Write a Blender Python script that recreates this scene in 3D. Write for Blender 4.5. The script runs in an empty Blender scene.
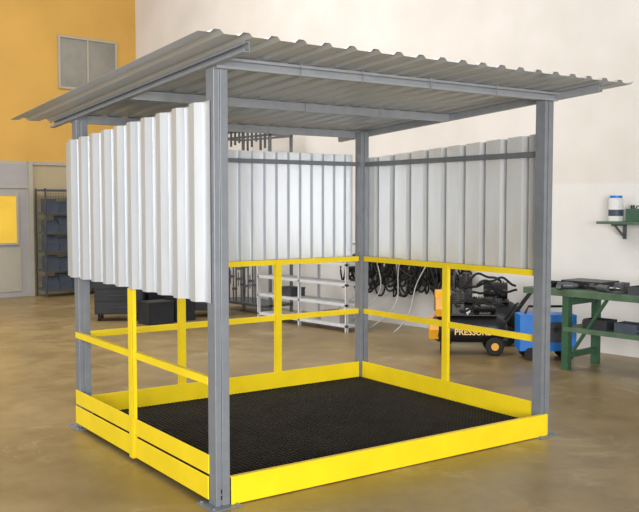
import bpy, bmesh, math, random
from mathutils import Vector, Matrix
random.seed(4)
scene=bpy.context.scene
COL=scene.collection
scene.view_settings.view_transform='Standard'

# ---------------------------------------------------------------- materials
def newmat(name):
    m=bpy.data.materials.new(name); m.use_nodes=True
    nt=m.node_tree; return m,nt,nt.nodes['Principled BSDF']
def mat(name,c,rough=.5,metal=0,var=.12,scale=8,bump=0,bscale=60,emit=0,stretch=None):
    m,nt,b=newmat(name)
    b.inputs['Roughness'].default_value=rough; b.inputs['Metallic'].default_value=metal
    tc=nt.nodes.new('ShaderNodeTexCoord')
    src=tc.outputs['Object']
    if stretch:
        mp=nt.nodes.new('ShaderNodeMapping'); mp.inputs['Scale'].default_value=stretch
        nt.links.new(src,mp.inputs['Vector']); src=mp.outputs['Vector']
    n=nt.nodes.new('ShaderNodeTexNoise'); n.inputs['Scale'].default_value=scale; n.inputs['Detail'].default_value=5
    nt.links.new(src,n.inputs['Vector'])
    r=nt.nodes.new('ShaderNodeValToRGB')
    r.color_ramp.elements[0].position=.3; r.color_ramp.elements[1].position=.7
    r.color_ramp.elements[0].color=tuple(x*(1-var) for x in c)+(1,)
    r.color_ramp.elements[1].color=tuple(min(1,x*(1+var)) for x in c)+(1,)
    nt.links.new(n.outputs['Fac'],r.inputs['Fac']); nt.links.new(r.outputs['Color'],b.inputs['Base Color'])
    if stretch:
        mr=nt.nodes.new('ShaderNodeMapRange'); mr.inputs[3].default_value=rough-.06; mr.inputs[4].default_value=rough+.08
        nt.links.new(n.outputs['Fac'],mr.inputs[0]); nt.links.new(mr.outputs[0],b.inputs['Roughness'])
    if bump:
        n2=nt.nodes.new('ShaderNodeTexNoise'); n2.inputs['Scale'].default_value=bscale
        nt.links.new(tc.outputs['Object'],n2.inputs['Vector'])
        bp=nt.nodes.new('ShaderNodeBump'); bp.inputs['Strength'].default_value=bump; bp.inputs['Distance'].default_value=.01
        nt.links.new(n2.outputs['Fac'],bp.inputs['Height']); nt.links.new(bp.outputs['Normal'],b.inputs['Normal'])
    if emit:
        nt.links.new(r.outputs['Color'],b.inputs['Emission Color']); b.inputs['Emission Strength'].default_value=emit
    return m
M={}
M['yellow']=mat('yellow_paint',(.92,.69,.012),.36,0,.05,5)
M['steel']=mat('primer_grey_steel',(.205,.225,.255),.42,.15,.08,12)
M['beam']=mat('galvanised_beam',(.31,.33,.36),.38,.3,.08,12)
M['darksteel']=mat('dark_steel',(.10,.11,.125),.45,.3,.1,10)
M['railgrey']=mat('mid_grey_rail',(.15,.165,.185),.42,.2,.1,10)
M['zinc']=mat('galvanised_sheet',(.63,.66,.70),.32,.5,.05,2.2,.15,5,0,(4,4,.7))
M['zinclit']=mat('galvanised_sheet_lit',(.76,.775,.79),.32,.45,.05,2.2,.15,5,0,(4,4,.7))  # same sheet as zinc, base colour raised to put in the light it catches
M['zincroof']=mat('galvanised_roof_sheet',(.50,.53,.57),.38,.4,.06,2.2,.1,6,0,(4,.7,1))
M['grate']=mat('black_grating',(.022,.019,.015),.6,.2,.3,6)
M['under']=mat('dark_under_plate',(.006,.005,.004),.85,0,.3,6)  # near-black plate below the grating bars, seen through the gaps
M['black']=mat('black_plastic',(.012,.012,.014),.4,0,.2,20)
M['rubber']=mat('black_rubber',(.01,.01,.01),.7,0,.2,20)
M['orange']=mat('orange_paint',(.88,.42,.02),.4,0,.06,10)
M['blue']=mat('blue_paint',(.012,.19,.68),.4,0,.08,10)
M['binblue']=mat('blue_bin_plastic',(.055,.075,.11),.5,0,.3,4)
M['green']=mat('green_paint',(.03,.10,.052),.5,0,.15,10)
M['greentop']=mat('worn_green_top',(.075,.14,.085),.5,0,.25,5)
M['white']=mat('white_paint',(.72,.73,.74),.5,0,.05,10)
M['shelfwhite']=mat('dull_white_shelf_paint',(.62,.64,.67),.5,0,.08,6)
M['chrome']=mat('bright_steel',(.6,.6,.62),.3,.8,.08,10)
M['greywood']=mat('grey_cabinet',(.06,.065,.08),.5,.1,.15,4)
M['darkcab']=mat('dark_cabinet_paint',(.022,.025,.033),.5,.1,.2,4)
M['hose']=mat('grey_hose',(.55,.55,.53),.5,0,.1,4)
M['bottle']=mat('dark_green_plastic',(.03,.10,.06),.35,0,.15,10)
M['doorgrey']=mat('grey_door',(.38,.36,.36),.5,0,.06,3)
M['yglass']=mat('yellow_lit_glass',(.85,.55,.06),.4,0,.1,2,emit=.2)  # faint emission puts the light behind the door pane into the glass
M['glass']=mat('dusty_window_glass',(.27,.26,.23),.3,0,.2,2)
M['frame']=mat('window_frame',(.42,.39,.32),.5,0,.05,3)
M['text']=mat('pale_orange_lettering',(.95,.68,.30),.5,0,.05,3)

def floor_mat():
    m,nt,b=newmat('stained_concrete_floor'); L=nt.links
    tc=nt.nodes.new('ShaderNodeTexCoord')
    n=nt.nodes.new('ShaderNodeTexNoise'); n.inputs['Scale'].default_value=.55; n.inputs['Detail'].default_value=8; n.inputs['Roughness'].default_value=.6
    L.new(tc.outputs['Object'],n.inputs['Vector'])
    r=nt.nodes.new('ShaderNodeValToRGB'); e=r.color_ramp.elements
    e[0].position=.32; e[0].color=(.235,.165,.070,1); e[1].position=.7; e[1].color=(.36,.265,.122,1)
    L.new(n.outputs['Fac'],r.inputs['Fac'])
    n2=nt.nodes.new('ShaderNodeTexNoise'); n2.inputs['Scale'].default_value=2.6; n2.inputs['Detail'].default_value=12; n2.inputs['Roughness'].default_value=.72
    L.new(tc.outputs['Object'],n2.inputs['Vector'])
    r2=nt.nodes.new('ShaderNodeValToRGB'); e=r2.color_ramp.elements
    e[0].position=.36; e[0].color=(.74,.72,.70,1); e[1].position=.60; e[1].color=(1.05,1.05,1.05,1)
    L.new(n2.outputs['Fac'],r2.inputs['Fac'])
    mx=nt.nodes.new('ShaderNodeMix'); mx.data_type='RGBA'; mx.blend_type='MULTIPLY'; mx.inputs[0].default_value=1
    L.new(r.outputs['Color'],mx.inputs[6]); L.new(r2.outputs['Color'],mx.inputs[7])
    n3=nt.nodes.new('ShaderNodeTexNoise'); n3.inputs['Scale'].default_value=1.1; n3.inputs['Detail'].default_value=14; n3.inputs['Roughness'].default_value=.78; n3.inputs['Distortion'].default_value=.8
    L.new(tc.outputs['Object'],n3.inputs['Vector'])
    r3=nt.nodes.new('ShaderNodeValToRGB'); e=r3.color_ramp.elements
    e[0].position=.55; e[0].color=(0,0,0,1); e[1].position=.68; e[1].color=(.65,.65,.65,1)
    L.new(n3.outputs['Fac'],r3.inputs['Fac'])
    mx2=nt.nodes.new('ShaderNodeMix'); mx2.data_type='RGBA'
    L.new(r3.outputs['Color'],mx2.inputs[0]); L.new(mx.outputs[2],mx2.inputs[6]); mx2.inputs[7].default_value=(.52,.43,.27,1)
    L.new(mx2.outputs[2],b.inputs['Base Color'])
    r4=nt.nodes.new('ShaderNodeMapRange'); r4.inputs[3].default_value=.22; r4.inputs[4].default_value=.5
    L.new(n2.outputs['Fac'],r4.inputs[0]); L.new(r4.outputs[0],b.inputs['Roughness'])
    return m
M['floor']=floor_mat()
def wall_mat(name,split,lo,hi,soft=.02):
    m,nt,b=newmat(name); L=nt.links
    g=nt.nodes.new('ShaderNodeNewGeometry'); s=nt.nodes.new('ShaderNodeSeparateXYZ'); L.new(g.outputs['Position'],s.inputs[0])
    mr=nt.nodes.new('ShaderNodeMapRange'); mr.inputs[1].default_value=split-soft; mr.inputs[2].default_value=split+soft
    L.new(s.outputs['Z'],mr.inputs[0])
    mx=nt.nodes.new('ShaderNodeMix'); mx.data_type='RGBA'; L.new(mr.outputs[0],mx.inputs[0])
    mx.inputs[6].default_value=lo+(1,); mx.inputs[7].default_value=hi+(1,)
    n=nt.nodes.new('ShaderNodeTexNoise'); n.inputs['Scale'].default_value=1.2; n.inputs['Detail'].default_value=6
    L.new(g.outputs['Position'],n.inputs['Vector'])
    r2=nt.nodes.new('ShaderNodeValToRGB'); e=r2.color_ramp.elements
    e[0].position=.3; e[0].color=(.88,.88,.86,1); e[1].position=.7; e[1].color=(1.0,1.0,1.0,1)
    L.new(n.outputs['Fac'],r2.inputs['Fac'])
    m2=nt.nodes.new('ShaderNodeMix'); m2.data_type='RGBA'; m2.blend_type='MULTIPLY'; m2.inputs[0].default_value=1
    L.new(mx.outputs[2],m2.inputs[6]); L.new(r2.outputs['Color'],m2.inputs[7])
    L.new(m2.outputs[2],b.inputs['Base Color']); b.inputs['Roughness'].default_value=.8
    return m
M['wallR']=wall_mat('whitewashed_wall',1.95,(.80,.79,.785),(.77,.735,.71))
M['wallF']=wall_mat('ochre_painted_wall',2.47,(.48,.40,.25),(.66,.385,.085))

# ---------------------------------------------------------------- mesh helpers
def link(o,parent=None):
    COL.objects.link(o)
    if parent is not None: o.parent=parent
    return o
def mesh_obj(name,bm,m,parent=None,smooth=False):
    bmesh.ops.recalc_face_normals(bm,faces=bm.faces[:])
    me=bpy.data.meshes.new(name); bm.to_mesh(me); bm.free()
    for x in (m if isinstance(m,(list,tuple)) else [m]): me.materials.append(x)
    if smooth:
        for p in me.polygons: p.use_smooth=True
    return link(bpy.data.objects.new(name,me),parent)
def addbox(bm,x0,x1,y0,y1,z0,z1,mi=0):
    v=[bm.verts.new(c) for c in [(x0,y0,z0),(x1,y0,z0),(x1,y1,z0),(x0,y1,z0),(x0,y0,z1),(x1,y0,z1),(x1,y1,z1),(x0,y1,z1)]]
    for f in [(3,2,1,0),(4,5,6,7),(0,1,5,4),(1,2,6,5),(2,3,7,6),(3,0,4,7)]:
        q=bm.faces.new([v[i] for i in f]); q.material_index=mi
    return v
def addcyl(bm,p,q,r,n=16,r2=None,mi=0):
    p=Vector(p);q=Vector(q);d=q-p
    rot=d.to_track_quat('Z','Y').to_matrix().to_4x4()
    res=bmesh.ops.create_cone(bm,cap_ends=True,segments=n,radius1=r,radius2=r if r2 is None else r2,depth=d.length,matrix=Matrix.Translation((p+q)/2)@rot)
    for f in {f for v in res['verts'] for f in v.link_faces}: f.material_index=mi
    return res
def addtorus(bm,c,axis,R,r,n=24,k=8,mi=0):
    q=Vector(axis).to_track_quat('Z','Y').to_matrix(); c=Vector(c)
    ring=[[bm.verts.new(c+q@Vector(((R+r*math.cos(b))*math.cos(a),(R+r*math.cos(b))*math.sin(a),r*math.sin(b)))) for b in [2*math.pi*j/k for j in range(k)]] for a in [2*math.pi*i/n for i in range(n)]]
    for i in range(n):
        for j in range(k):
            f=bm.faces.new([ring[i][j],ring[(i+1)%n][j],ring[(i+1)%n][(j+1)%k],ring[i][(j+1)%k]]); f.material_index=mi
def addtube(bm,pts,r,k=8,mi=0):
    pts=[Vector(p) for p in pts]; rings=[]
    for i,p in enumerate(pts):
        t=(pts[min(i+1,len(pts)-1)]-pts[max(i-1,0)]).normalized()
        q=t.to_track_quat('Z','Y').to_matrix()
        rings.append([bm.verts.new(p+q@Vector((r*math.cos(a),r*math.sin(a),0))) for a in [2*math.pi*j/k for j in range(k)]])
    for i in range(len(rings)-1):
        for j in range(k):
            f=bm.faces.new([rings[i][j],rings[i][(j+1)%k],rings[i+1][(j+1)%k],rings[i+1][j]]); f.material_index=mi
    bm.faces.new(rings[0]); bm.faces.new(rings[-1])
def bevel(o,w=.004,s=2):
    md=o.modifiers.new('bevel','BEVEL'); md.width=w; md.segments=s; md.limit_method='ANGLE'
    return o
def box(name,b,m,parent=None,bev=.003):
    bm=bmesh.new(); addbox(bm,*b); o=mesh_obj(name,bm,m,parent)
    if bev: bevel(o,bev)
    return o
def cyl(name,p,q,r,m,parent,n=16,r2=None,bev=0):
    bm=bmesh.new(); addcyl(bm,p,q,r,n,r2); o=mesh_obj(name,bm,m,parent)
    if bev: bevel(o,bev)
    return o
def thing(name,loc,label,cat,rot=0,group=None):
    e=bpy.data.objects.new(name,None); e.empty_display_size=.2; e.location=loc; e.rotation_euler=(0,0,rot)
    COL.objects.link(e); e['label']=label; e['category']=cat
    if group: e['group']=group
    return e
def prism(bm,poly,fn,a,b,mi=0):
    va=[bm.verts.new(fn(u,v,a)) for u,v in poly]; vb=[bm.verts.new(fn(u,v,b)) for u,v in poly]
    n=len(poly)
    for i in range(n): bm.faces.new([va[i],va[(i+1)%n],vb[(i+1)%n],vb[i]]).material_index=mi
    bm.faces.new(va).material_index=mi; bm.faces.new(vb[::-1]).material_index=mi

# ---------------------------------------------------------------- room
def struct(name,b,m):
    o=box(name,b,m,None,0); o['kind']='structure'; return o
struct('floor',(-9,6.5,-9,12.1,-.1,0),M['floor'])
struct('wall_right',(6.3,6.5,-9,12.1,0,7),M['wallR'])
struct('wall_far',(-9,6.3,11.9,12.1,0,7),M['wallF'])
bm=bmesh.new()
addbox(bm,4.63,5.86,11.86,11.9,3.90,3.94);addbox(bm,4.63,5.86,11.86,11.9,4.86,4.90)
addbox(bm,4.63,4.67,11.86,11.9,3.94,4.86);addbox(bm,5.82,5.86,11.86,11.9,3.94,4.86)
addbox(bm,5.22,5.25,11.86,11.9,3.94,4.86)
addbox(bm,4.67,5.22,11.885,11.9,3.94,4.86,1);addbox(bm,5.25,5.82,11.885,11.9,3.94,4.86,1)
o=mesh_obj('window_1',bm,[M['frame'],M['glass']]); o['kind']='structure'
bm=bmesh.new()
addbox(bm,2.6,3.98,11.84,11.9,0,2.44,0)
addbox(bm,2.6,3.98,11.82,11.84,2.0,2.05,2)
addbox(bm,2.75,3.74,11.82,11.84,1.0,1.86,1)
addbox(bm,3.74,3.78,11.81,11.84,.96,1.90,2); addbox(bm,2.75,3.74,11.81,11.84,.96,1.0,2); addbox(bm,2.75,3.74,11.81,11.84,1.86,1.90,2)
addbox(bm,2.75,3.82,11.825,11.84,.1,.9,2)
addbox(bm,3.98,4.06,11.80,11.9,0,2.5,2)
o=mesh_obj('door_1',bm,[M['doorgrey'],M['yglass'],M['frame']]); o['kind']='structure'
struct('trim_1',(-9,6.3,11.87,11.9,2.44,2.50),M['frame'])

# ---------------------------------------------------------------- shelter
W,D,H1,H2=2.693,2.179,2.5,2.377
SL=(H1-H2)/D
S=thing('work_shelter',(0,0,0),'grey steel shelter with corrugated metal roof, panels and yellow guard rails','shelter',-math.radians(6.5))
hw=.045
def zr(y): return 2.515-SL*y
def post(x,y):
    top=zr(y)-.015
    bm=bmesh.new()
    poly=[(-hw,-hw),(-.014,-hw),(-.014,-hw+.012),(-.004,-hw+.012),(-.004,-hw),(hw,-hw),(hw,hw),(-.004,hw),(-.004,hw-.01),(-.012,hw-.01),(-.012,hw),(-hw,hw)]
    prism(bm,poly,lambda u,v,t:(x+u,y+v,t),.006,top)
    o=bevel(mesh_obj('post',bm,M['steel'],S),.003)
    box('base_plate',(x-.10,x+.10,y-.10,y+.10,0,.006),M['steel'],o,.001)
    for sx in(-1,1):
        for sy in(-1,1): cyl('anchor_bolt',(x+sx*.075,y+sy*.075,.006),(x+sx*.075,y+sy*.075,.015),.010,M['steel'],o,6)
    return o
for x,y in((0,0),(W,0),(W,D),(0,D)): post(x,y)

def profile(L,p,h,f):
    pts=[(0,0)]; s=0
    while s<L:
        for a,z in zip(f,(0,h,h,0)): pts.append((s+a*p,z))
        s+=p
    out=[]
    for a,z in pts:
        if a>=L: break
        out.append((a,z))
    out.append((L,out[-1][1])); return out
def sheet(name,L,p,h,fn,m,parent,th=.0015,f=(.38,.48,.76,.86)):
    pr=profile(L,p,h,f); bm=bmesh.new()
    a=[bm.verts.new(fn(s,n,0)) for s,n in pr]; b=[bm.verts.new(fn(s,n,1)) for s,n in pr]
    for i in range(len(pr)-1): bm.faces.new([a[i],a[i+1],b[i+1],b[i]])
    o=mesh_obj(name,bm,m,parent)
    sd=o.modifiers.new('th','SOLIDIFY'); sd.thickness=th; sd.offset=0
    return o
RX0,RX1,RY0,RY1=-.38,3.02,-.52,2.67
sheet('roof_sheet',RX1-RX0,.165,.019,lambda s,n,e:(RX0+s,(RY0,RY1)[e],zr((RY0,RY1)[e])+.004+n),M['zincroof'],S,.001,(.40,.52,.74,.86))
sheet('wall_panel',2.35,.225,.038,lambda s,n,e:(-.052-n,-.01+s,(1.16,2.285-.043*s)[e]),M['zinc'],S,.0015,(.36,.50,.76,.90))
sheet('wall_panel',2.56,.125,.030,lambda s,n,e:(.06+s,D+.05+n,(1.2,2.17)[e]),M['zinc'],S,.0015,(.46,.52,.84,.90))
sheet('wall_panel',2.09,.225,.065,lambda s,n,e:(W+.05+n,.06+s,(1.2,2.235-.045*s)[e]),M['zinclit'],S,.0015,(.56,.60,.84,.88))

def chan(name,fn,a,b,h,w,m):
    t=.004; bm=bmesh.new()
    poly=[(0,0),(w,0),(w,-.015),(w-t,-.015),(w-t,-t),(t,-t),(t,-h+t),(w-t,-h+t),(w-t,-h+.015),(w,-h+.015),(w,-h),(0,-h)]
    prism(bm,poly,fn,a,b); return mesh_obj(name,bm,m,S)
chan('rafter',lambda u,v,t:(-.046-u,t,zr(t)+v),-.44,2.62,.052,.035,M['beam'])
chan('rafter',lambda u,v,t:(W+.046+u,t,zr(t)+v),-.44,2.62,.052,.035,M['beam'])
for y in (-.045,1.06,D+.045):
    sg=-1 if y<.5 else 1
    chan('purlin',lambda u,v,t,y=y,sg=sg:(t,y+sg*u,zr(y)+v-.002),-.045,W+.045,.06,.04,M['beam'])
for y,xs in((-.09,(.5,.95,1.5,2.1)),(1.055,(.6,1.3,2.0)),(D+.04,(.7,1.7))):
    for xx in xs:
        bm=bmesh.new(); z=zr(y)
        addtube(bm,[(xx,y-.006,z+.002),(xx,y-.008,z-.06),(xx,y+.0,z-.072),(xx,y+.02,z-.074)],.004,6)
        mesh_obj('hook_bolt',bm,M['chrome'],S)
box('panel_rail',(.045,W-.045,D+.0,D+.045,2.065,2.10),M['railgrey'],S)
box('panel_rail',(W+.0,W+.045,.045,D-.045,2.06,2.10),M['railgrey'],S)
box('panel_rail',(-.045,0,.045,D-.045,2.06,2.10),M['railgrey'],S)
def rail_x(name,x0,x1,y,z,h=.045,t=.006,lip=.03,s=1):
    bm=bmesh.new(); addbox(bm,x0,x1,y-t/2,y+t/2,z-h,z); addbox(bm,x0,x1,min(y,y+s*lip),max(y,y+s*lip),z-t,z+.0005)
    return mesh_obj(name,bm,M['yellow'],S)
def rail_y(name,y0,y1,x,z,h=.045,t=.006,lip=.03,s=1):
    bm=bmesh.new(); addbox(bm,x-t/2,x+t/2,y0,y1,z-h,z); addbox(bm,min(x,x+s*lip),max(x,x+s*lip),y0,y1,z-t,z+.0005)
    return mesh_obj(name,bm,M['yellow'],S)
for z in(.735,1.225):
    rail_x('guard_rail',.045,W-.045,D-.01,z,s=1)
    rail_y('guard_rail',.045,D-.045,W-.01,z,s=1)
rail_y('guard_rail',.045,D+.03,-.045,.735,s=1)
rail_y('guard_rail',.045,D-.045,-.03,1.21,h=.04,s=1)
def upright(x,y,axis,z1=1.2):
    bm=bmesh.new(); w=.03
    if axis=='x': addbox(bm,x-w,x+w,y-.004,y+.004,.02,z1); addbox(bm,x-w,x-w+.006,y,y+.03,.02,z1)
    else: addbox(bm,x-.004,x+.004,y-w,y+w,.02,z1); addbox(bm,x,x+.03,y-w,y-w+.006,.02,z1)
    mesh_obj('guard_upright',bm,M['yellow'],S)
upright(.83,D-.02,'x');upright(1.76,D-.02,'x')
upright(W-.02,1.02,'y')
upright(-.062,1.11,'y',1.155)
def board(b): return box('toe_board',b,M['yellow'],S,.004)
board((.047,W+.02,-.056,-.048,.005,.162))
bm=bmesh.new(); addbox(bm,.047,W+.02,-.05,-.02,.160,.165); mesh_obj('toe_board_lip',bm,M['yellow'],S)
board((-.056,-.048,.03,D+.03,.03,.165)); board((-.053,-.045,.03,D+.03,.178,.29))
board((.047,W-.047,D-.03,D-.022,.03,.24))
board((W-.03,W-.022,.047,D-.047,.03,.245))
bm=bmesh.new()
x0,x1,y0,y1=-.035,W-.035,-.04,D-.035
p=.033; n=int((x1-x0)/p)
for i in range(n+1):
    xx=x0+i*p; addbox(bm,xx-.0025,xx+.0025,y0,y1,.075,.10)
n=int((y1-y0)/p)
for i in range(n+1):
    yy=y0+i*p; addbox(bm,x0,x1,yy-.0025,yy+.0025,.078,.098)
addbox(bm,x0,x1,y0,y1,.04,.062,1)
o=mesh_obj('floor_grating',bm,[M['grate'],M['under']],S)

# ---------------------------------------------------------------- work bench
B=thing('workbench',(5.02,-.03,0),'green steel workbench with worn top against the white wall','workbench')
box('bench_top',(0,.68,-.6,1.58,.765,.83),M['greentop'],B)
for yy in(-.45,1.04):
    for xx in(.03,.58): box('leg',(xx,xx+.075,yy,yy+.075,0,.765),M['green'],B)
    box('cross_bar',(.105,.58,yy+.01,yy+.06,.67,.74),M['green'],B)
    box('cross_bar',(.105,.58,yy+.01,yy+.06,.12,.18),M['green'],B)
box('lower_shelf',(.02,.66,-.45,1.10,.40,.45),M['greentop'],B)
bm=bmesh.new(); addtube(bm,[(.06,1.0,.2),(.06,.62,.76)],.02); mesh_obj('brace',bm,M['green'],B)
T=thing('tool_case',(5.42,.97,.83),'flat black plastic tool case lying on the green bench','case')
bevel(box('case_body',(-.15,.2,-.2,.28,0,.045),M['black'],T),.015)
bevel(box('lid',(-.15,.2,-.2,.28,.047,.08),M['black'],T),.012)
for yy in(-.1,.2): box('latch',(-.165,-.149,yy-.03,yy+.03,.035,.065),M['darksteel'],T,.002)
bm=bmesh.new(); addtube(bm,[(-.15,.0,.04),(-.19,.01,.04),(-.19,.13,.04),(-.15,.14,.04)],.01); mesh_obj('handle',bm,M['rubber'],T)
T=thing('bench_vice',(5.2,.50,.83),'small dark steel vice on the green bench','vice'); T.scale=(.8,)*3
bm=bmesh.new(); addbox(bm,-.1,.1,-.06,.06,0,.03); addbox(bm,.0,.1,-.05,.05,.03,.13); addbox(bm,-.1,-.04,-.05,.05,.05,.13); addcyl(bm,(-.18,0,.07),(.05,0,.07),.015)
bevel(mesh_obj('vice_body',bm,M['darksteel'],T),.005)
cyl('handle',(-.17,-.07,.07),(-.17,.07,.07),.007,M['chrome'],T,8)
def tray(x,y,z,m,label,dx=.1,dy=.08,dz=.05):
    T=thing('parts_tray',(x,y,z),label,'tray')
    bm=bmesh.new(); t=.006
    addbox(bm,-dx,dx,-dy,dy,0,t);addbox(bm,-dx,-dx+t,-dy,dy,t,dz);addbox(bm,dx-t,dx,-dy,dy,t,dz);addbox(bm,-dx+t,dx-t,-dy,-dy+t,t,dz);addbox(bm,-dx+t,dx-t,dy-t,dy,t,dz)
    mesh_obj('tray_body',bm,m,T)
tray(5.2,-.1,.83,M['greywood'],'grey metal parts tray on the green bench',dz=.07)
tray(5.22,.1,.83,M['blue'],'blue plastic parts tray on the green bench')
tray(5.2,.3,.83,M['greywood'],'grey metal parts tray on the green bench',dz=.08)
tray(5.3,1.40,.83,M['darkcab'],'black metal parts tray on the green bench',.12,.1,.05)
tray(5.18,.72,.45,M['darkcab'],'black metal parts tray on the lower bench shelf',.1,.13,.10)
tray(5.2,.40,.45,M['binblue'],'dull blue parts tray on the lower bench shelf',.1,.12,.09)
tray(5.45,.0,.45,M['darkcab'],'black metal parts tray on the lower bench shelf',.1,.2,.12)
def drill(x,y,z,rot,label):
    G=thing('power_drill',(x,y,z),label,'drill',rot)
    bm=bmesh.new(); addcyl(bm,(-.1,0,.035),(.06,0,.035),.034,20); addcyl(bm,(.06,0,.035),(.11,0,.035),.03,20,.018); addcyl(bm,(.11,0,.035),(.2,0,.035),.006,8)
    bevel(mesh_obj('drill_body',bm,M['darksteel'],G),.003)
    bm=bmesh.new(); prism(bm,[(-.1,0),(-.04,0),(-.07,-.16),(-.13,-.16)],lambda u,v,t:(u,v,t),.012,.055); bevel(mesh_obj('handle',bm,M['black'],G),.006)
drill(5.28,.95,.45,.6,'dark power drill lying on the lower bench shelf')
drill(5.18,.1,.45,2.1,'dark power drill lying on the lower bench shelf')
drill(5.18,.70,.83,1.2,'dark power drill lying on the green bench')
drill(5.16,1.1,.83,-.9,'dark power drill lying on the green bench')

K=thing('wall_shelf',(6.3,.65,1.52),'grey-green board shelf on brackets fixed to the white wall','shelf')
box('shelf_board',(-.30,0,-1.1,.64,-.03,0),M['greentop'],K)
for yy in(-.7,.45):
    bm=bmesh.new(); addbox(bm,-.28,0,yy-.015,yy+.015,-.05,-.03); addbox(bm,-.03,0,yy-.015,yy+.015,-.2,-.05); addtube(bm,[(-.22,yy,-.05),(-.02,yy,-.18)],.012)
    mesh_obj('bracket',bm,M['darksteel'],K)
E=thing('canister',(6.14,1.13,1.52),'white plastic canister with a blue lid on the wall shelf','canister')
bm=bmesh.new(); addcyl(bm,(0,0,0),(0,0,.24),.08,32); addcyl(bm,(0,0,.24),(0,0,.26),.08,32,.065); bevel(mesh_obj('canister_body',bm,M['white'],E),.006)
cyl('lid',(0,0,.26),(0,0,.285),.067,M['blue'],E,32)
cyl('paper_label',(0,0,.06),(0,0,.13),.0815,M['binblue'],E,32)
E=thing('oil_can',(6.14,.88,1.52),'dark green oil can with screw cap on the wall shelf','can')
bevel(box('can_body',(-.06,.06,-.1,.1,0,.14),M['bottle'],E),.015)
cyl('cap',(0,.05,.14),(0,.05,.18),.022,M['black'],E)
bm=bmesh.new(); addtube(bm,[(0,-.07,.14),(0,-.06,.17),(0,.0,.17),(0,.01,.14)],.008); mesh_obj('handle',bm,M['bottle'],E)
E=thing('oil_can',(6.14,.60,1.52),'grey box-shaped can on the wall shelf','can')
bevel(box('can_body',(-.06,.06,-.12,.1,0,.12),M['greywood'],E),.01)
cyl('cap',(0,0,.12),(0,0,.15),.03,M['white'],E)

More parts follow.
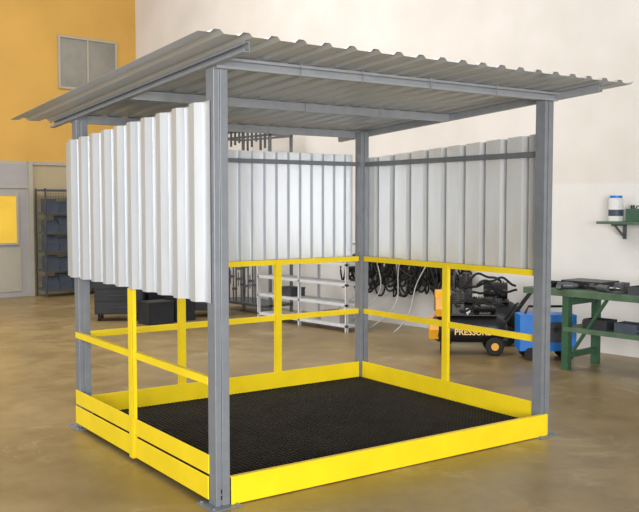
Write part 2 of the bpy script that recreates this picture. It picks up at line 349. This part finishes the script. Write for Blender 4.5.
# ---------------------------------------------------------------- compressors
def text_mesh(name,body,size,m,parent,mtx):
    cu=bpy.data.curves.new('t','FONT'); cu.body=body; cu.size=size; cu.extrude=.001; cu.offset=.002; cu.align_x='CENTER'; cu.align_y='CENTER'
    ob=bpy.data.objects.new('t',cu); COL.objects.link(ob); bpy.context.view_layer.update()
    me=bpy.data.meshes.new_from_object(ob.evaluated_get(bpy.context.evaluated_depsgraph_get()))
    bpy.data.objects.remove(ob); me.transform(mtx); me.materials.clear(); me.materials.append(m)
    return link(bpy.data.objects.new(name,me),parent)
def compressor(loc,rot,tankm,guardm,label,txt=None,sc=1,seed=0,cover=False):
    G=thing('air_compressor',loc,label,'compressor',rot); G.scale=(sc,)*3
    bm=bmesh.new(); r=.17; zc=.30
    prof=[(-.47,0.001),(-.46,.07),(-.42,.13),(-.36,.165),(-.3,r),(.3,r),(.36,.165),(.42,.13),(.46,.07),(.47,.001)]
    rings=[[bm.verts.new((x,rr*math.cos(a),zc+rr*math.sin(a))) for a in [2*math.pi*j/28 for j in range(28)]] for x,rr in prof]
    for i in range(len(rings)-1):
        for j in range(28):
            f=bm.faces.new([rings[i][j],rings[i][(j+1)%28],rings[i+1][(j+1)%28],rings[i+1][j]])
    mesh_obj('tank',bm,[tankm],G,True)
    for s in(-1,1):
        w=cyl('wheel',(.3,s*.15,.11),(.3,s*.21,.11),.11,M['rubber'],G,28,None,.015)
        cyl('wheel_hub',(.3,s*.212,.11),(.3,s*.222,.11),.045,guardm if cover else M['greywood'],w,20)
        box('foot',(-.33,-.28,s*.105-.015,s*.105+.015,0,.2),tankm,G)
    bm=bmesh.new(); addcyl(bm,(.3,-.2,.11),(.3,.2,.11),.012); addbox(bm,.27,.33,-.1,.1,.11,.16); mesh_obj('axle',bm,tankm,G)
    box('mounting_plate',(-.34,.34,-.12,.12,.465,.48),tankm,G)
    bm=bmesh.new(); addcyl(bm,(.06,0,.58),(.32,0,.58),.095,24)
    for k in range(7): addcyl(bm,(.09+k*.03,0,.58),(.1+k*.03,0,.58),.108,24)
    addbox(bm,.12,.26,-.06,.06,.48,.52); mesh_obj('motor',bm,M['black'],G)
    bm=bmesh.new()
    for sy in(-1,1):
        for k in range(7):
            z=.60+k*.022; addbox(bm,-.2,-.06,sy*.07-.06,sy*.07+.06,z,z+.01)
        addcyl(bm,(-.13,sy*.07,.56),(-.13,sy*.07,.77),.04,16)
    addbox(bm,-.2,-.06,-.1,.1,.48,.6); mesh_obj('pump_head',bm,M['black'],G)
    bm=bmesh.new(); addtorus(bm,(-.27,0,.61),(1,0,0),.13,.012,32); addcyl(bm,(-.28,0,.61),(-.26,0,.61),.03)
    for k in range(6):
        a=k*math.pi/3; addtube(bm,[(-.27,0,.61),(-.27,.13*math.cos(a),.61+.13*math.sin(a))],.006,6)
    mesh_obj('fan_wheel',bm,M['black'],G)
    bm=bmesh.new()
    if cover:
        poly=[(-.17,.46),(.17,.46),(.19,.55),(.17,.68),(.10,.76),(-.10,.76),(-.17,.68),(-.19,.55)]
        prism(bm,poly,lambda u,v,t:(t,u,v),-.40,-.24)
        for k in range(5): addbox(bm,-.408,-.40,-.12,.12,.52+k*.035,.535+k*.035,1)
        prism(bm,[(-.175,.30),(-.12,.18),(.12,.18),(.175,.30),(.15,.42),(-.15,.42)],lambda u,v,t:(t,u,v),-.47,-.36)
        bevel(mesh_obj('belt_guard',bm,[guardm,M['black']],G),.012)
    else:
        for k in range(6): addtorus(bm,(-.31,0,.61),(1,0,0),.03+.026*k,.006,28,6)
        addtorus(bm,(-.25,0,.61),(1,0,0),.17,.014,32); addbox(bm,-.32,-.24,-.17,.17,.482,.50)
        for k in range(8):
            a=k*math.pi/4; addtube(bm,[(-.31,.03*math.cos(a),.61+.03*math.sin(a)),(-.31,.16*math.cos(a),.61+.16*math.sin(a)),(-.25,.17*math.cos(a),.61+.17*math.sin(a))],.006,6)
        mesh_obj('belt_guard',bm,guardm,G)
    bm=bmesh.new(); addtube(bm,[(.42,-.1,.36),(.56,-.1,.56),(.6,-.1,.6),(.6,.1,.6),(.56,.1,.56),(.42,.1,.36)],.012); mesh_obj('push_handle',bm,tankm,G)
    bm=bmesh.new(); addcyl(bm,(-.02,-.16,.53),(-.02,-.13,.53),.03,20); addcyl(bm,(-.02,-.13,.48),(-.02,-.13,.53),.01); mesh_obj('pressure_gauge',bm,M['white'],G)
    rr=random.Random(seed)
    for i in range(4):
        bm=bmesh.new(); pts=[]; x0=rr.uniform(-.2,0); x1=rr.uniform(.1,.42); y0=rr.uniform(-.17,-.1); y1=rr.uniform(-.2,-.12); z1=rr.uniform(.5,.7); z0=rr.uniform(.5,.7); s=rr.uniform(.06,.18)
        for j in range(21):
            t=j/20; pts.append((x0+(x1-x0)*t,y0+(y1-y0)*t-.02*math.sin(math.pi*t),z0+(z1-z0)*t+s*math.sin(math.pi*t)*(1 if i%2 else .5)+.02*math.sin(12*t+i)))
        addtube(bm,pts,.013,8); mesh_obj('hose',bm,M['rubber'],G,True)
    if txt:
        text_mesh('lettering',txt,.10,M['text'],G,Matrix.Translation((.04,-.178,.275))@Matrix.Rotation(math.pi/2,4,'X'))
    return G
compressor((5.13,2.38,0),math.radians(-46),M['black'],M['orange'],'black air compressor with orange belt guard and pale lettering','PRESSURE',.95,1,True)
compressor((5.80,2.78,0),math.radians(-52),M['black'],M['black'],'large black air compressor with finned motor near the wall',None,1.12,2)
Bm=thing('welding_machine',(5.50,1.58,0),'blue welding machine on black wheels beside the green bench','machine',math.radians(-42))
bevel(box('machine_body',(-.32,.30,-.14,.14,.1,.50),M['blue'],Bm),.03,3)
bevel(box('front_panel',(-.10,.22,-.152,-.14,.2,.42),M['greywood'],Bm),.004)
for s in(-1,1):
    for t in(-1,1): cyl('wheel',(s*.2,t*.12,.07),(s*.2,t*.17,.07),.07,M['rubber'],Bm,24)
bm=bmesh.new(); addtube(bm,[(-.24,0,.49),(-.2,0,.58),(.2,0,.58),(.24,0,.49)],.014); mesh_obj('handle',bm,M['black'],Bm)
for k in(-.03,.07,.17): cyl('knob',(k,-.175,.34),(k,-.152,.34),.028,M['black'],Bm,20)

# ---------------------------------------------------------------- cables on wall
Hk=thing('hook_rail',(6.3,4.5,.94),'dark steel hook rail screwed to the white wall','rail')
bm=bmesh.new(); addbox(bm,-.03,0,-1.25,1.0,-.02,.03)
for i in range(10):
    yy=-1.07+i*.22; addtube(bm,[(-.02,yy,0),(-.1,yy,-.01),(-.14,yy,.03)],.008,6)
mesh_obj('rail_bar',bm,M['darksteel'],Hk)
for i in range(10):
    yy=3.43+i*.22+random.uniform(-.05,.05)
    G=thing('cable_coil',(6.18,yy,.93),'black rubber cable coiled and hung on a wall hook','cable',0,'cables hung on the wall hooks')
    bm=bmesh.new(); big=random.uniform(.75,1.35)
    for k in range(11):
        L=random.uniform(.14,.40)*big; wd=random.uniform(.04,.14); dx=random.uniform(-.05,.02); pts=[]
        sk=random.uniform(-.16,.16); ph=random.uniform(0,6)
        for j in range(25):
            a=2*math.pi*j/24; pts.append((dx+.006*k-.03,wd*math.sin(a)+sk*(1-math.cos(a))/2+.015*math.sin(3*a+ph),-L/2+.01+L/2*math.cos(a)+.015*math.sin(2*a+ph)))
        addtube(bm,pts,.014,6)
    mesh_obj('cable_loop',bm,M['rubber'],G,True)
for i,(yy,l) in enumerate(((3.9,.8),(4.3,.7),(4.75,.78),(5.1,.6))):
    G=thing('air_hose',(6.12,yy,.0),'pale grey air hose drooping from the wall hooks to the floor','hose')
    bm=bmesh.new(); pts=[(-.5*t*t,.12*math.sin(t*5+i)+.25*t*t,.9-.89*t) for t in [j/16 for j in range(17)]]
    addtube(bm,pts,.008,6); mesh_obj('hose_line',bm,M['hose'],G,True)

# ---------------------------------------------------------------- shelves
def shelf_unit(loc,w,d,h,levels,m,label,rot=0,grp=None,mid=0):
    G=thing('storage_shelf',loc,label,'shelf',rot,grp)
    ys=[0,w-.035]+([w/2] if mid else [])
    for x in(0,d-.035):
        for y in ys:
            bm=bmesh.new(); addbox(bm,x,x+.035,y,y+.004,0,h); addbox(bm,x,x+.004,y,y+.035,0,h); mesh_obj('upright',bm,m,G)
    for z in levels: box('shelf_board',(.0,d,.0,w,z-.035,z),m,G)
    return G
shelf_unit((5.15,4.45,0),1.95,.4,1.2,(.1,.38,.65,.92,1.2),M['shelfwhite'],'long low white metal shelf unit with thin boards',mid=1)
def crate(x,y,z,dx,dy,dz,m,label,name='storage_box',rot=0):
    G=thing(name,(x,y,z),label,'box',rot)
    bm=bmesh.new(); t=.008
    addbox(bm,-dx,dx,-dy,dy,0,t);addbox(bm,-dx,-dx+t,-dy,dy,t,dz);addbox(bm,dx-t,dx,-dy,dy,t,dz);addbox(bm,-dx,dx,-dy,-dy+t,t,dz);addbox(bm,-dx,dx,dy-t,dy,t,dz)
    bevel(mesh_obj('box_body',bm,m,G),.002); bm=bmesh.new(); addbox(bm,-dx-.006,dx+.006,-dy-.006,dy+.006,dz-.015,dz+.004); mesh_obj('rim',bm,m,G)
crate(5.35,4.85,.1,.13,.2,.14,M['doorgrey'],'grey storage box on the bottom white shelf')
crate(5.35,5.85,.38,.13,.16,.12,M['greywood'],'dark grey storage box on the white shelf')

R_=thing('clamp_rack',(5.55,6.6,0),'tall dark steel rack holding vertical bars and clamps','rack')
for x in(0,.42):
    for y in(0,1.25): box('upright',(x,x+.04,y,y+.04,0,2.95),M['railgrey'],R_)
box('base_shelf',(-.12,.46,.0,1.29,.12,.16),M['darksteel'],R_)
for z in(.85,2.78,2.92):
    bm=bmesh.new(); addbox(bm,.0,.04,.04,1.25,z-.03,z); addbox(bm,.42,.46,.04,1.25,z-.03,z); addbox(bm,.0,.46,0,.04,z-.03,z); addbox(bm,.0,.46,1.25,1.29,z-.03,z); mesh_obj('cross_bar',bm,M['railgrey'],R_)
for i in range(9):
    y=.3+i*.1+random.uniform(-.03,.03)
    G=thing('bar_clamp',(5.5,6.6+y,.16),'dark steel bar clamp standing in the tall rack','clamp',0,'bar clamps in the rack')
    bm=bmesh.new(); hh=.55+.35*random.random(); addbox(bm,-.010,.010,-.007,.007,0,hh); addbox(bm,-.07,.012,-.014,.014,hh-.05,hh-.01); q=random.uniform(.15,.4); addbox(bm,-.07,.012,-.014,.014,q,q+.04); addcyl(bm,(-.055,0,q-.1),(-.055,0,q+.12),.008,8)
    mesh_obj('clamp_body',bm,M['darksteel'] if i%2 else M['railgrey'],G)
for i in range(11):
    G=thing('hanging_clamp',(5.5,6.65+i*.11,2.78),'dark clamp hanging from the top bar of the rack','clamp',0,'clamps hanging from the rack top')
    bm=bmesh.new(); h=random.uniform(.1,.3); addbox(bm,-.012,.012,-.015,.015,-h,.12); addbox(bm,-.1,.02,-.02,.02,.05,.1); addcyl(bm,(-.08,0,-.12),(-.08,0,.08),.010,8); mesh_obj('clamp_body',bm,M['darksteel'],G)

def cabinet(x,y,w,d,h,label,rot=0):
    G=thing('tool_cabinet',(x,y,0),label,'cabinet',rot)
    bevel(box('cabinet_body',(0,w,0,d,.1,h),M['darkcab'],G),.006)
    n=max(2,int(h/.22))
    for k in range(n):
        z0=.12+k*(h-.14)/n; z1=z0+(h-.14)/n-.02
        dr=box('drawer',(.02,w-.02,-.015,0,z0,z1),M['darkcab'],G)
        bm=bmesh.new(); addtube(bm,[(w*.3,-.015,(z0+z1)/2),(w*.3,-.04,(z0+z1)/2),(w*.7,-.04,(z0+z1)/2),(w*.7,-.015,(z0+z1)/2)],.008,6); mesh_obj('handle',bm,M['darkcab'],dr)
    for a in(.06,w-.06):
        for b in(.06,d-.06):
            bm=bmesh.new(); addcyl(bm,(a-.015,b,.05),(a+.015,b,.05),.05,16); addbox(bm,a-.02,a+.02,b-.02,b+.02,.09,.1); mesh_obj('caster',bm,M['rubber'],G)
cabinet(3.18,7.72,.7,.45,.68,'black drawer cabinet on casters standing on concrete',math.radians(-35))
cabinet(4.45,7.25,.6,.45,.75,'tall black drawer cabinet on casters',math.radians(-38))
cabinet(4.75,8.4,.8,.5,1.0,'wide black drawer cabinet by the clamp rack',math.radians(-25))
crate(4.2,7.8,0,.2,.2,.42,M['darkcab'],'large black crate on the concrete floor')
crate(3.75,6.95,0,.2,.16,.32,M['darkcab'],'low black plastic crate on the concrete floor')
crate(4.2,7.05,0,.17,.16,.42,M['darkcab'],'tall black plastic crate on the concrete floor')
P=shelf_unit((3.95,11.2,0),2.0,.45,2.0,(.15,.5,.85,1.2,1.55,1.98),M['darksteel'],'dark steel rack of dull blue bins by the ochre wall')
P.rotation_euler=(0,0,-math.pi/2); P.location=(4.08,11.78,0)
bm=bmesh.new()
for k in range(41): addbox(bm,.455,.459,.0+k*.05,.004+k*.05,.1,1.98)
for k in range(38): addbox(bm,.455,.459,0,2.0,.1+k*.05,.104+k*.05)
mesh_obj('wire_mesh_front',bm,M['darksteel'],P)
for lv in(.15,.5,.85,1.2,1.55):
    for k in range(8):
        if random.random()<.05: continue
        G=thing('parts_bin',(4.22+k*.245,11.46,lv),'small dull blue plastic parts bin on the dark rack','bin',0,'blue bins on the parts rack')
        hh=random.uniform(.2,.3)
        bm=bmesh.new(); prism(bm,[(-.12,0),(.12,0),(.12,hh),(-.02,hh),(-.12,hh/2)],lambda u,v,t:(t,u,v),-.115,.115)
        mesh_obj('bin_body',bm,M['binblue'],G)

# ---------------------------------------------------------------- camera
cd=bpy.data.cameras.new('camera'); cam=bpy.data.objects.new('camera',cd); COL.objects.link(cam)
cd.sensor_fit='HORIZONTAL'; cd.sensor_width=36; cd.lens=36*887.9/639; cd.clip_end=200
cam.location=(-2.857,-4.114,1.7153)
cam.rotation_euler=(math.pi/2-.0588,0,-.7212)
scene.camera=cam
# ---------------------------------------------------------------- light
w=bpy.data.worlds.new('world'); scene.world=w; w.use_nodes=True
bg=w.node_tree.nodes['Background']; bg.inputs[0].default_value=(1,.975,.94,1); bg.inputs[1].default_value=.46
def area(name,loc,tgt,size,power,col):
    l=bpy.data.lights.new(name,'AREA'); l.shape='RECTANGLE'; l.size=size[0]; l.size_y=size[1]; l.energy=power; l.color=col
    o=bpy.data.objects.new(name,l); COL.objects.link(o); o.location=loc
    o.rotation_euler=(Vector(tgt)-Vector(loc)).to_track_quat('-Z','Y').to_euler(); return o
area('gate_light',(-4.2,-8,2.0),(3,1.5,1.5),(4,2.8),1000,(1,.98,.95))
area('side_fill_light',(-8.5,5,2.4),(2,3,1),(5,4),380,(.95,.98,1))  # fill added for bright reflections on the sheets, no gate known there
area('overhead_light',(1.5,6,6.8),(2.5,6,0),(6,5),420,(1,.97,.93))  # unseen overhead area light giving soft fill from above
